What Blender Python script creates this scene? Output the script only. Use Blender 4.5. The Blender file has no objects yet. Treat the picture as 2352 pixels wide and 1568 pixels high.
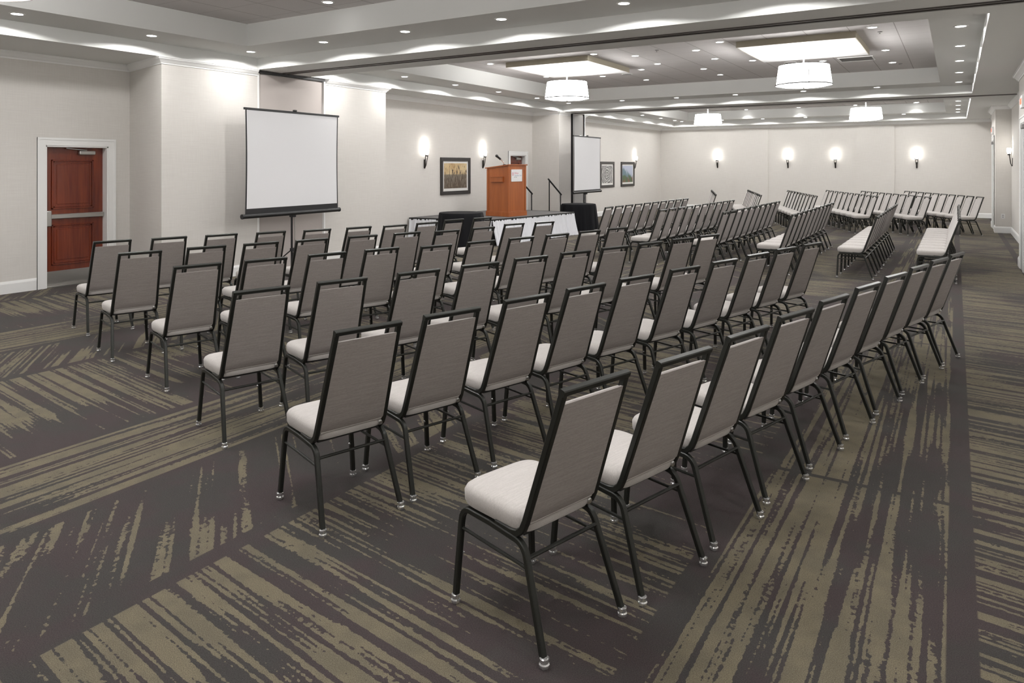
import bpy, bmesh, math, random
from mathutils import Vector, Matrix
PI = math.pi
random.seed(7)
SC = bpy.context.scene
COL = SC.collection
def R(d): return math.radians(d)

# ------------------------------------------------------------------ camera, world, exposure
YAW = math.atan2(1020, 1641)
cam_d = bpy.data.cameras.new('camera'); cam = bpy.data.objects.new('camera', cam_d); COL.objects.link(cam)
cam.location = (0, 0, 1.72); cam.rotation_euler = (PI/2, 0, YAW)
cam_d.sensor_width = 36; cam_d.lens = 36*1641/2352
cam_d.shift_y = -(784-381)/2352
cam_d.clip_start = .05; cam_d.clip_end = 100
SC.camera = cam
w = bpy.data.worlds.new('world'); SC.world = w; w.use_nodes = True
w.node_tree.nodes['Background'].inputs[0].default_value = (.9, .93, 1, 1)
w.node_tree.nodes['Background'].inputs[1].default_value = .0
SC.view_settings.view_transform = 'Standard'; SC.view_settings.look = 'None'
SC.view_settings.gamma = 1; SC.view_settings.use_curve_mapping = False
SC.view_settings.exposure = 0.40
SC.cycles.sample_clamp_indirect = 4
SC.cycles.use_adaptive_sampling = True; SC.cycles.adaptive_threshold = .02; SC.cycles.caustics_reflective = False; SC.cycles.caustics_refractive = False
SC.cycles.max_bounces = 5; SC.cycles.diffuse_bounces = 4; SC.cycles.glossy_bounces = 2; SC.cycles.transmission_bounces = 1; SC.cycles.transparent_max_bounces = 2
P_LEDGE, P_TILE = 29, 18         # W of a ledge downlight, W of a tile downlight
E_DISC, E_SHADE, E_GLASS = 14, 10, 9
P_SCONCE, P_PEND = 1.7, 80

# ------------------------------------------------------------------ materials
def mat(name, col, rough=.6, metal=0, spec=.5):
    m = bpy.data.materials.new(name); m.use_nodes = True
    b = m.node_tree.nodes['Principled BSDF']
    b.inputs['Base Color'].default_value = (*col, 1); b.inputs['Roughness'].default_value = rough
    b.inputs['Metallic'].default_value = metal; b.inputs['Specular IOR Level'].default_value = spec
    return m
class N:
    def __init__(s, m): s.t = m.node_tree; s.b = s.t.nodes['Principled BSDF']; s.m = m
    def node(s, ty, **k):
        n = s.t.nodes.new(ty)
        for a, v in k.items(): setattr(n, a, v)
        return n
    def put(s, sock, v):
        if isinstance(v, bpy.types.NodeSocket): s.t.links.new(v, sock)
        elif v is not None:
            if sock.type == 'RGBA' and len(v) == 3: v = (*v, 1)
            sock.default_value = v
    def math(s, op, a, b=None, c=None, clamp=False):
        n = s.node('ShaderNodeMath', operation=op, use_clamp=clamp)
        s.put(n.inputs[0], a)
        if b is not None: s.put(n.inputs[1], b)
        if c is not None: s.put(n.inputs[2], c)
        return n.outputs[0]
    def coord(s):
        tc = s.node('ShaderNodeTexCoord'); sp = s.node('ShaderNodeSeparateXYZ')
        s.t.links.new(tc.outputs['Object'], sp.inputs[0]); return sp.outputs[0], sp.outputs[1], sp.outputs[2]
    def vec(s, x=0, y=0, z=0):
        n = s.node('ShaderNodeCombineXYZ'); s.put(n.inputs[0], x); s.put(n.inputs[1], y); s.put(n.inputs[2], z); return n.outputs[0]
    def noise(s, v, scale=1, detail=2, rough=.5, dist=0):
        n = s.node('ShaderNodeTexNoise'); s.put(n.inputs['Vector'], v)
        n.inputs['Scale'].default_value = scale; n.inputs['Detail'].default_value = detail
        n.inputs['Roughness'].default_value = rough; n.inputs['Distortion'].default_value = dist
        return n.outputs['Fac']
    def mix(s, f, a, b):
        n = s.node('ShaderNodeMix', data_type='RGBA'); s.put(n.inputs[0], f); s.put(n.inputs[6], a); s.put(n.inputs[7], b); return n.outputs[2]
    def step(s, v, lo, hi):
        n = s.node('ShaderNodeMapRange', interpolation_type='SMOOTHSTEP'); s.put(n.inputs[0], v)
        s.put(n.inputs[1], lo); s.put(n.inputs[2], hi); n.inputs[3].default_value = 0; n.inputs[4].default_value = 1
        return n.outputs[0]
    def bump(s, h, strength=.2, dist=.01):
        n = s.node('ShaderNodeBump'); n.inputs['Strength'].default_value = strength; n.inputs['Distance'].default_value = dist
        s.put(n.inputs['Height'], h); s.t.links.new(n.outputs[0], s.b.inputs['Normal'])
    def color(s, v): s.put(s.b.inputs['Base Color'], v)

def carpet():
    m = mat('patterned_carpet', (.05, .05, .05), .95, 0, .1); n = N(m); x, y, z = n.coord()
    # columns laid along the room, 0.935 m modules repeating every four; each column kind has its own stripe angle
    t = n.math('FRACT', n.math('DIVIDE', n.math('SUBTRACT', x, .02), 3.74))
    mA = n.math('GREATER_THAN', t, .745)
    mC = n.math('LESS_THAN', t, .25)
    mR = n.math('MULTIPLY', mC, n.math('GREATER_THAN', x, .02))
    mC = n.math('SUBTRACT', mC, mR)
    def pick(a, b_, c_, r_):     # values for the lengthwise, crosswise, slanted and right-hand columns
        v = n.math('MULTIPLY_ADD', mA, a-b_, b_)
        v = n.math('MULTIPLY_ADD', mC, c_-b_, v)
        return n.math('MULTIPLY_ADD', mR, r_-b_, v)
    angs = [R(a) for a in (90, -7, -37, -8)]
    c_ = pick(*[math.cos(a) for a in angs]); s_ = pick(*[math.sin(a) for a in angs])
    f1 = pick(17, 15, 13, 18); seed = pick(2.6, 3.1, 8.565, 8.4)
    u = n.math('ADD', n.math('MULTIPLY', x, c_), n.math('MULTIPLY', y, s_))
    v = n.math('SUBTRACT', n.math('MULTIPLY', y, c_), n.math('MULTIPLY', x, s_))
    vf = n.math('MULTIPLY', v, f1)
    pile = n.noise(n.vec(n.math('MULTIPLY', x, 38), n.math('MULTIPLY', y, 38), 2), 1, 2, .6)
    rag = n.noise(n.vec(n.math('MULTIPLY', u, 9), n.math('MULTIPLY', v, 40), seed), 1, 2, .6)
    n1 = n.noise(n.vec(n.math('MULTIPLY', u, .45), vf, seed), 1, 0, .4)
    n2 = n.noise(n.vec(n.math('MULTIPLY', u, .9), n.math('MULTIPLY', vf, 3.1), n.math('ADD', seed, 5)), 1, 0, .5)
    wv = n.noise(n.vec(n.math('MULTIPLY', u, .10), n.math('MULTIPLY', v, 2.4), n.math('ADD', seed, 2)), 1, 0, .5)
    patch = n.noise(n.vec(n.math('MULTIPLY', x, 1.1), n.math('MULTIPLY', y, .9), n.math('ADD', seed, 9)), 1, 1, .5)
    per = n.math('SINE', n.math('ADD', n.math('MULTIPLY', vf, 3.3), n.math('MULTIPLY', wv, 12)))
    val = n.math('MULTIPLY_ADD', n1, .36, n.math('MULTIPLY', n2, .52))
    val = n.math('ADD', val, n.math('MULTIPLY_ADD', per, .052, .06))
    val = n.math('MULTIPLY_ADD', n.math('SUBTRACT', rag, .5), .14, val)
    val = n.math('MULTIPLY_ADD', n.math('SUBTRACT', pile, .5), .26, val)
    val = n.math('MULTIPLY_ADD', n.math('MINIMUM', n.math('SUBTRACT', patch, .5), .035), .78, val)
    taper = n.math('MULTIPLY', n.math('MULTIPLY', n.step(t, .52, .745), .11), n.math('SUBTRACT', 1, mA))
    val = n.math('SUBTRACT', n.math('SUBTRACT', val, taper), pick(.490, .490, .548, .488))
    s = n.step(val, 0, .012)
    # plain joints between the columns
    gx = n.math('ADD', n.math('PINGPONG', t, .25), n.math('MULTIPLY', n.math('SUBTRACT', n.noise(n.vec(n.math('MULTIPLY', x, 22), n.math('MULTIPLY', y, 22), 0), 1, 2), .5), .004))
    edge = n.math('MINIMUM', n.math('ABSOLUTE', n.math('SUBTRACT', t, .745)), n.math('MINIMUM', n.math('ABSOLUTE', n.math('SUBTRACT', t, .25)), n.math('MINIMUM', t, n.math('SUBTRACT', 1, t))))
    joint = n.step(edge, .0125, .0145)
    s = n.math('MULTIPLY', s, joint)
    ty = n.math('ABSOLUTE', n.math('SUBTRACT', n.math('FRACT', n.math('DIVIDE', n.math('SUBTRACT', y, 2.4), 3.72)), .5))
    seam = n.step(ty, .0045, .006)
    s = n.math('MULTIPLY', s, n.math('MAXIMUM', seam, n.math('SUBTRACT', 1, mA)))
    fine = n.noise(n.vec(x, y, 0), 260, 2, .7)
    var = n.noise(n.vec(x, y, 3), 2.2, 3, .6)
    dark = n.mix(n.step(var, .4, .6), (.052, .041, .042), (.047, .044, .042))
    tan = n.mix(n.step(n.noise(n.vec(x, y, 7), 7, 2), .35, .65), (.152, .131, .090), (.126, .111, .079))
    c = n.mix(s, dark, tan)
    c2 = n.node('ShaderNodeHueSaturation'); n.put(c2.inputs['Color'], c)
    n.put(c2.inputs['Value'], n.math('ADD', .0, n.math('MULTIPLY', fine, 1.95)))
    n.b.inputs['Sheen Weight'].default_value = .09; n.b.inputs['Sheen Roughness'].default_value = .45; n.b.inputs['Sheen Tint'].default_value = (1, .95, .9, 1)
    n.color(c2.outputs[0]); n.bump(n.math('ADD', fine, n.math('MULTIPLY', s, .4)), .35, .006)
    return m
def wallcover():
    m = mat('woven_wallcovering', (.66, .625, .575), .75, 0, .3); n = N(m); x, y, z = n.coord()
    h = n.math('ADD', x, y)
    a = n.noise(n.vec(n.math('MULTIPLY', h, 3), 0, n.math('MULTIPLY', z, 90)), 1, 2, .6)
    b = n.noise(n.vec(n.math('MULTIPLY', h, 70), 0, n.math('MULTIPLY', z, 4)), 1, 2, .6)
    f = n.math('ADD', n.math('MULTIPLY', a, .6), n.math('MULTIPLY', b, .4))
    n.color(n.mix(n.step(f, .3, .7), (.672, .645, .610), (.724, .700, .665))); n.bump(f, .12, .004)
    return m
def tiles():
    m = mat('ceiling_tile', (.62, .58, .57), .9, 0, .1); n = N(m); x, y, z = n.coord()
    fx = n.math('ABSOLUTE', n.math('SUBTRACT', n.math('FRACT', n.math('DIVIDE', n.math('ADD', x, .76), .61)), .5))
    fy = n.math('ABSOLUTE', n.math('SUBTRACT', n.math('FRACT', n.math('DIVIDE', n.math('ADD', y, .15), .61)), .5))
    g = n.math('MAXIMUM', n.step(fx, .489, .492), n.math('MULTIPLY', n.step(fy, .489, .492), .5))
    sp = n.noise(n.vec(x, y, 0), 90, 3, .7)
    base = n.mix(n.step(sp, .35, .7), (.62, .595, .59), (.68, .655, .65))
    n.color(n.mix(g, base, (.34, .32, .31))); n.bump(sp, .1, .003)
    return m
def fabric(name, c1, c2, sc=420):
    m = mat(name, c1, .9, 0, .2); n = N(m); x, y, z = n.coord()
    f = n.noise(n.vec(n.math('MULTIPLY', x, .25), y, n.math('MULTIPLY', z, 1)), sc, 2, .6)
    g = n.noise(n.vec(n.math('MULTIPLY', x, 9), n.math('MULTIPLY', y, 160), n.math('MULTIPLY', z, 160)), 1, 2, .5)
    k = n.math('ADD', n.math('MULTIPLY', f, .5), n.math('MULTIPLY', g, .5))
    n.color(n.mix(n.step(k, .32, .68), c1, c2)); n.bump(k, .25, .002)
    try: n.b.inputs['Sheen Weight'].default_value = .15
    except Exception: pass
    return m
def wood(name, c1, c2, rough=.3, coat=.4, sc=.6):
    m = mat(name, c1, rough); n = N(m); x, y, z = n.coord()
    h = n.math('ADD', x, y)
    g = n.noise(n.vec(n.math('MULTIPLY', x, 9*sc), n.math('MULTIPLY', y, 9*sc), n.math('MULTIPLY', z, .8*sc)), 1, 3, .6, .8)
    f = n.noise(n.vec(n.math('MULTIPLY', x, 90*sc), n.math('MULTIPLY', y, 90*sc), n.math('MULTIPLY', z, 3*sc)), 1, 2, .6)
    k = n.math('ADD', n.math('MULTIPLY', g, .7), n.math('MULTIPLY', f, .3))
    n.color(n.mix(n.step(k, .3, .7), c1, c2)); n.b.inputs['Coat Weight'].default_value = coat; n.b.inputs['Coat Roughness'].default_value = .15
    return m
def emit(name, col, s, base=(.9, .9, .9)):
    m = mat(name, base, .5); b = m.node_tree.nodes['Principled BSDF']
    b.inputs['Emission Color'].default_value = (*col, 1); b.inputs['Emission Strength'].default_value = s
    return m
M = dict(
    carpet=carpet(), wall=wallcover(), tile=tiles(),
    plaster=mat('soffit_plaster', (.75, .755, .74), .8, 0, .2),
    trim=mat('white_trim_paint', (.88, .88, .87), .45),
    panel=mat('partition_panel', (.50, .455, .43), .8),
    panel2=mat('partition_panel_grey', (.36, .35, .34), .7),
    dark=mat('dark_shadow_gap', (.03, .03, .03), .6),
    track=mat('bronze_track', (.09, .08, .075), .45, .3),
    frame=mat('graphite_frame_coat', (.020, .021, .018), .36, .3),
    seat=fabric('seat_fabric', (.44, .415, .395), (.53, .50, .48)),
    back=fabric('back_fabric', (.28, .25, .235), (.355, .32, .305), 300),
    board=mat('seat_board', (.02, .02, .02), .7),
    glide=mat('clear_glide', (.72, .72, .72), .12, .75),
    chrome=mat('chrome', (.7, .7, .7), .15, 1),
    steel=mat('brushed_steel', (.55, .54, .52), .32, 1),
    blackm=mat('black_metal', (.015, .015, .016), .4, .2),
    blackp=mat('black_vinyl', (.012, .012, .014), .5),
    screen=mat('matte_white_screen', (.86, .86, .88), .9, 0, .1),
    white=mat('white_plastic', (.8, .8, .8), .4),
    cloth=mat('black_tablecloth', (.006, .006, .008), .85, 0, .25),
    skirt=mat('white_stage_skirt', (.80, .81, .85), .8, 0, .2),
    deck=mat('grey_stage_deck', (.13, .125, .125), .8),
    cherry=wood('cherry_door', (.105, .014, .005), (.22, .038, .012), .25, .5),
    lect=wood('orange_cherry_veneer', (.27, .068, .014), (.40, .115, .026), .38, .2),
    tanbox=mat('tan_fascia', (.46, .42, .33), .7),
    boxw=mat('white_ceiling_panel', (.80, .80, .81), .7),
    shade=emit('lit_drum_fabric', (1, .99, .97), E_SHADE), shadeb=emit('lit_diffuser', (1, .99, .98), E_SHADE*1.0),
    disc=emit('lit_lamp_disc', (1, .985, .96), E_DISC), glass=emit('lit_frosted_glass', (1, .96, .9), E_GLASS),
    bronze=mat('dark_bronze', (.05, .045, .04), .35, .8),
    grey=mat('grey_grille', (.25, .24, .235), .6), vent=mat('grey_return_grille', (.16, .15, .15), .6),
    red=emit('red_letters', (1, .12, .05), 1.6, (.8, .05, .03)), mat=mat('picture_mat', (.80, .79, .76), .8),
    framew=mat('dark_picture_frame', (.028, .024, .022), .4),
    doorg=mat('grey_door_paint', (.50, .51, .50), .45),
    inkred=mat('pink_red_ink', (.55, .20, .27), .6), inkblue=mat('blue_grey_ink', (.36, .40, .50), .6), inkgrey=mat('grey_ink', (.42, .43, .42), .6),
)
n = N(M['skirt']); n.b.inputs['Subsurface Weight'].default_value = 0
# grille lines
n = N(M['vent']); x_, y_, z_ = n.coord()
n.color(n.mix(n.step(n.math('ABSOLUTE', n.math('SUBTRACT', n.math('FRACT', n.math('MULTIPLY', y_, 26)), .5)), .2, .3), (.07, .068, .066), (.24, .23, .225)))

# ------------------------------------------------------------------ mesh helpers
class MB:
    def __init__(s): s.bm = bmesh.new()
    def box(s, a, b, m=None):
        x0, x1 = sorted((a[0], b[0])); y0, y1 = sorted((a[1], b[1])); z0, z1 = sorted((a[2], b[2]))
        v = [s.bm.verts.new(p) for p in ((x0,y0,z0),(x1,y0,z0),(x1,y1,z0),(x0,y1,z0),(x0,y0,z1),(x1,y0,z1),(x1,y1,z1),(x0,y1,z1))]
        for f in ((0,3,2,1),(4,5,6,7),(0,1,5,4),(1,2,6,5),(2,3,7,6),(3,0,4,7)): s.bm.faces.new([v[i] for i in f])
        if m is not None:
            for q in v: q.co = m @ q.co
        return s
    def ring(s, pts): return [s.bm.verts.new(p) for p in pts]
    def loft(s, rings, cap=True, closed=True):
        vs = [s.ring(r) for r in rings]
        for a, b in zip(vs, vs[1:]):
            k = len(a)
            for i in range(k if closed else k-1):
                j = (i+1) % k; s.bm.faces.new((a[i], a[j], b[j], b[i]))
        if cap:
            s.bm.faces.new(list(reversed(vs[0]))); s.bm.faces.new(vs[-1])
        return s
    def tube(s, path, r, seg=8, rect=None, up=Vector((1, 0, 0)), round_=0):
        """sweep a circle (radius r) or a rectangle (rect = size along up, size across) along path, mitred"""
        path = [Vector(p) for p in path]; rings = []
        for i, p in enumerate(path):
            d0 = (p-path[i-1]).normalized() if i else None
            d1 = (path[i+1]-p).normalized() if i < len(path)-1 else None
            d = (d0+d1).normalized() if d0 and d1 else (d0 or d1)
            k = 1/max(.35, d.dot(d1 if d1 else d0))
            u = Vector(up)
            if abs(u.dot(d)) > .98: u = Vector((0, 1, 0)) if abs(d.y) < .9 else Vector((0, 0, 1))
            side = d.cross(u).normalized(); u2 = side.cross(d).normalized()
            bend = None
            if d0 and d1 and (d1-d0).length > 1e-4: bend = (d1-d0).normalized()
            def off(a, b):
                o = side*a+u2*b
                if bend is not None: o = o + bend*(o.dot(bend))*(k-1)
                return p+o
            if rect:
                hu, hs = rect[0]/2, rect[1]/2; c = min(hu, hs)*.3
                pts = [off(hs-c, hu), off(hs, hu-c), off(hs, -hu+c), off(hs-c, -hu), off(-hs+c, -hu), off(-hs, -hu+c), off(-hs, hu-c), off(-hs+c, hu)]
            else:
                pts = [off(r*math.cos(2*PI*j/seg), r*math.sin(2*PI*j/seg)) for j in range(seg)]
            rings.append(pts)
        return s.loft(rings)
    def lathe(s, prof, seg=20, c=(0, 0, 0), cap=True):
        return s.loft([[(c[0]+r*math.cos(2*PI*j/seg), c[1]+r*math.sin(2*PI*j/seg), c[2]+z) for j in range(seg)] for r, z in prof], cap)
    def prism(s, poly, z0, z1):
        return s.loft([[(x, y, z0) for x, y in poly], [(x, y, z1) for x, y in poly]])
    def bevel(s, w, seg=2):
        bmesh.ops.recalc_face_normals(s.bm, faces=s.bm.faces[:])
        bmesh.ops.bevel(s.bm, geom=s.bm.edges[:], offset=w, segments=seg, profile=.5, affect='EDGES'); return s
def obj(name, mb, m, parent=None, smooth=False, loc=None):
    bmesh.ops.recalc_face_normals(mb.bm, faces=mb.bm.faces[:])
    me = bpy.data.meshes.new(name); mb.bm.to_mesh(me); mb.bm.free()
    if m is not None: me.materials.append(m)
    if smooth:
        me.polygons.foreach_set('use_smooth', [True]*len(me.polygons)); me.set_sharp_from_angle(angle=R(38))
    o = bpy.data.objects.new(name, me); COL.objects.link(o); o.parent = parent
    if loc: o.location = loc
    return o
def thing(name, label, cat, loc=(0, 0, 0), rz=0, group=None):
    o = bpy.data.objects.new(name, None); COL.objects.link(o); o.empty_display_size = .1
    o.location = loc; o.rotation_euler = (0, 0, rz); o['label'] = label; o['category'] = cat
    if group: o['group'] = group
    return o
def tag(o, label, cat, group=None):
    o['label'] = label; o['category'] = cat
    if group: o['group'] = group
    return o
def struct(name, mb, m, smooth=False):
    o = obj(name, mb, m, None, smooth); o['kind'] = 'structure'; return o
def dup(root, loc, rz, label, group=None):
    r = root.copy(); COL.objects.link(r); r.location = loc; r.rotation_euler = (0, 0, rz); r['label'] = label
    if group: r['group'] = group
    for ch in list(root.children):
        c = ch.copy(); COL.objects.link(c); c.parent = r
        for g in ch.children:
            d = g.copy(); COL.objects.link(d); d.parent = c
    return r
ORD = ['first', 'second', 'third', 'fourth', 'fifth', 'sixth', 'seventh', 'eighth', 'ninth', 'tenth', 'eleventh', 'twelfth', 'thirteenth', 'fourteenth', 'fifteenth', 'sixteenth', 'seventeenth', 'eighteenth', 'nineteenth', 'twentieth', 'twenty-first']

# ------------------------------------------------------------------ the room
ZC, Z2, Z3 = 3.27, 3.45, 3.77
Y0, Y1 = -2.6, 28.25
XL1, XL2, XL3, XP = -10.85, -10.45, -10.35, -9.57
P1a, P1c, P1b, K1a, K1b = 5.98, 6.26, 10.67, 7.62, 9.07       # first pier and its partition pocket
P2a, P2b, K2a, K2b = 17.92, 19.62, 18.66, 19.55
TL, TR = -9.55, .29
TRAYS = [(-1.8, 7.6), (8.72, 18.1), (19.4, 27.62)]
RING = .85
XR1, XR2, XR3, XR4 = .92, 1.2, .86, 1.03
QA, QB, QC = 15.05, 22.2, 24.5

b = MB(); b.box((-11.4, Y0-.3, -.1), (1.8, Y1+.3, 0)); struct('floor', b, M['carpet'])

# left wall: three recesses and two piers, with the two door openings left open
b = MB(); T = .3
D1 = (5.06, 5.93, 2.01); D2 = (16.72, 17.55, 2.02)
def leftwall(x, ya, yb, opening=None):
    if opening:
        a, c, h = opening
        b.box((x-T, ya, 0), (x, a, Z3)); b.box((x-T, c, 0), (x, yb, Z3)); b.box((x-T, a, h), (x, c, Z3))
    else: b.box((x-T, ya, 0), (x, yb, Z3))
leftwall(XL1, Y0, P1c+.03, D1); leftwall(XL2, P1b, P2a, D2); leftwall(XL3, P2b, Y1)
for ya, ka, kb, yb in ((P1a, K1a, K1b, P1b), (P2a, K2a, K2b, P2b)):
    if ya == P1a: b.prism([(XL1-T, P1c+.04), (XL1, P1c), (XP, ya), (XP, ka), (XL1-T, ka)], 0, ZC)
    else: b.box((XL1-T, ya, 0), (XP, ka, ZC))
    b.box((XL1-T, kb, 0), (XP, yb, ZC))
    b.box((XL1-T, ka, 0), (XP-.05, kb, ZC))
struct('wall_left', b, M['wall'])
b = MB(); b.box((-11.4, Y1, 0), (1.8, Y1+.2, Z3))
for a, c in ((-7.3, -6.08), (-3.05, -1.83)): b.box((a, Y1-.045, 0), (c, Y1, ZC))
struct('wall_far', b, M['wall'])
b = MB(); b.box((-11.4, Y0-.2, 0), (1.8, Y0, Z3)); struct('wall_near', b, M['wall'])
b = MB()
for x, ya, yb in ((XR1, Y0, QA), (XR2, QA, QB), (XR3, QB, QC), (XR4, QC, Y1)): b.box((x, ya, 0), (1.6, yb, Z3))
struct('wall_right', b, M['wall'])

# ceiling: low soffit with three trays, ledge ring, tile field
def slab(b, xa, xb, ya, yb, z0, z1, holes):
    ys = sorted({ya, yb, *[h[1] for h in holes], *[h[3] for h in holes]})
    for p, q in zip(ys, ys[1:]):
        hs = [h for h in holes if h[1] <= p+1e-6 and h[3] >= q-1e-6]; x = xa
        for h in sorted(hs): b.box((x, p, z0), (h[0], q, z1)); x = h[2]
        b.box((x, p, z0), (xb, q, z1))
b = MB()
TRK = [8.17, 18.80]
slots = [(XP+.02, t-.075, 1.15 if i else XR1, t+.075) for i, t in enumerate(TRK)]
slab(b, -11.4, 1.8, Y0-.2, Y1+.2, ZC, Z2+.0, [(TL, a, TR, c) for a, c in TRAYS]+slots)
struct('ceiling', b, M['plaster'])
b = MB()
up = [(TL+RING, a+RING, TR-.57, c-RING) for a, c in TRAYS]
slab(b, -11.4, 1.8, Y0-.2, Y1+.2, Z2, Z3, up); struct('ceiling', b, M['plaster'])
b = MB(); b.box((-11.4, Y0-.2, Z3), (1.8, Y1+.2, Z3+.1)); struct('ceiling', b, M['tile'])

# operable partition tracks along the two beams
for i, t in enumerate(TRK):
    xr = 1.14 if i else XR1
    tr = thing('partition_track', ['dark metal folding wall track in the near ceiling beam', 'dark metal folding wall track in the far ceiling beam'][i], 'ceiling track', (0, t, ZC), 0)
    b = MB(); b.box((XP+.03, -.074, -.014), (xr, -.030, .06)); b.box((XP+.03, .030, -.014), (xr, .074, .06)); obj('side_flange', b, M['track'], tr)
    b = MB(); b.box((XP+.03, -.030, .04), (xr, .030, .07)); obj('channel', b, M['dark'], tr)

# partition pocket panels
b = MB(); b.box((XP-.049, K1a+.03, .02), (XP-.035, K1b-.03, ZC-.06)); struct('trim_1', b, M['panel'])
b = MB(); b.box((XP-.05, K1a, ZC-.05), (XP+.005, K1b, ZC-.012)); struct('trim_2', b, M['dark'])
b = MB()
for y in (K1a, K1b-.03): b.box((XP-.05, y, 0), (XP+.008, y+.03, ZC-.05))
struct('trim_3', b, M['trim'])
b = MB(); b.box((XP-.049, K2a, .02), (XP-.03, K2b, ZC-.03)); struct('trim_4', b, M['panel2'])
b = MB(); b.box((XP-.05, K2b, 0), (XP+.01, K2b+.04, ZC)); struct('trim_5', b, M['trim'])
b = MB()
for y in (18.73, 18.80): b.box((XP-.05, y, 0), (XP+.03, y+.018, ZC-.02))
struct('trim_6', b, M['blackm'])
b = MB(); b.box((XP-.03, 18.752, 0), (XP+.03, 18.80, ZC-.02)); struct('trim_7', b, M['panel2'])

# crown moulding and baseboards follow the plan of the walls
leftplan = [(XL1, Y0), (XL1, P1c), (XP, P1a), (XP, P1b), (XL2, P1b), (XL2, P2a), (XP, P2a), (XP, P2b), (XL3, P2b), (XL3, Y1)]
rightplan = [(XR1, Y0), (XR1, QA), (XR2, QA), (XR2, QB), (XR3, QB), (XR3, QC), (XR4, QC), (XR4, Y1)]
def sweep_plan(b, plan, prof, sgn, gaps=()):
    """prof: list of (out, z); plan lines get offset toward the room; sgn=+1 when the room lies at +x"""
    def offset_pts(o):
        res = []
        for i, p in enumerate(plan):
            p = Vector(p); ns = []
            for q, r in ((i-1, i), (i, i+1)):
                if q >= 0 and r < len(plan):
                    d = (Vector(plan[r])-Vector(plan[q])).normalized(); ns.append(Vector((d.y, -d.x))*sgn)
            if len(ns) == 2: res.append(p+(ns[0]+ns[1])*o if abs(ns[0].dot(ns[1])) < .5 else p+ns[0]*o)
            else: res.append(p+ns[0]*o)
        return res
    cols = [offset_pts(o) for o, z in prof]
    for i in range(len(plan)-1):
        segs = [(0., 1.)]
        a, c = Vector(plan[i]), Vector(plan[i+1])
        if abs(a.x-c.x) < 1e-6:
            for g0, g1, gx in gaps:
                if abs(gx-a.x) < .02 and g0 > a.y and g1 < c.y:
                    t0, t1 = (g0-a.y)/(c.y-a.y), (g1-a.y)/(c.y-a.y); new = []
                    for s0, s1 in segs:
                        if s0 < t0 < s1: new += [(s0, t0), (t1, s1)]
                        else: new.append((s0, s1))
                    segs = new
        for s0, s1 in segs:
            r0 = [(*(cols[k][i].lerp(cols[k][i+1], s0)), prof[k][1]) for k in range(len(prof))]
            r1 = [(*(cols[k][i].lerp(cols[k][i+1], s1)), prof[k][1]) for k in range(len(prof))]
            b.loft([r0, r1])
crown = [(-.002, ZC-.10), (.012, ZC-.10), (.016, ZC-.082), (.03, ZC-.075), (.05, ZC-.045), (.075, ZC-.03), (.08, ZC-.012), (.092, ZC-.012), (.092, ZC+.001), (-.002, ZC+.001)]
base = [(-.002, 0), (.018, 0), (.018, .13), (.012, .15), (.006, .165), (-.002, .165)]
gl = [(4.95, 6.04, XL1), (16.61, 17.66, XL2), (K1a, K1b, XP), (K2a-.1, K2b+.04, XP)]
gr = [(13.3, 14.72, XR1), (22.75, 24.05, XR3)]
b = MB(); sweep_plan(b, leftplan, crown, 1, [(K1a, K1b, XP), (K2a-.1, K2b+.04, XP)]); struct('trim_8', b, M['trim'], True)
b = MB(); sweep_plan(b, rightplan, crown, -1); struct('trim_9', b, M['trim'], True)
farplan = [(XL3, Y1), (-7.3, Y1), (-7.3, Y1-.045), (-6.08, Y1-.045), (-6.08, Y1), (-3.05, Y1), (-3.05, Y1-.045), (-1.83, Y1-.045), (-1.83, Y1), (XR4, Y1)]
b = MB(); sweep_plan(b, farplan, crown, 1); struct('trim_10', b, M['trim'], True)
b = MB(); sweep_plan(b, leftplan, base, 1, gl); struct('baseboard_left', b, M['trim'])
b = MB(); sweep_plan(b, rightplan, base, -1, gr); struct('baseboard_right', b, M['trim'])
b = MB(); sweep_plan(b, farplan, base, 1); struct('baseboard_far', b, M['trim'])

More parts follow.
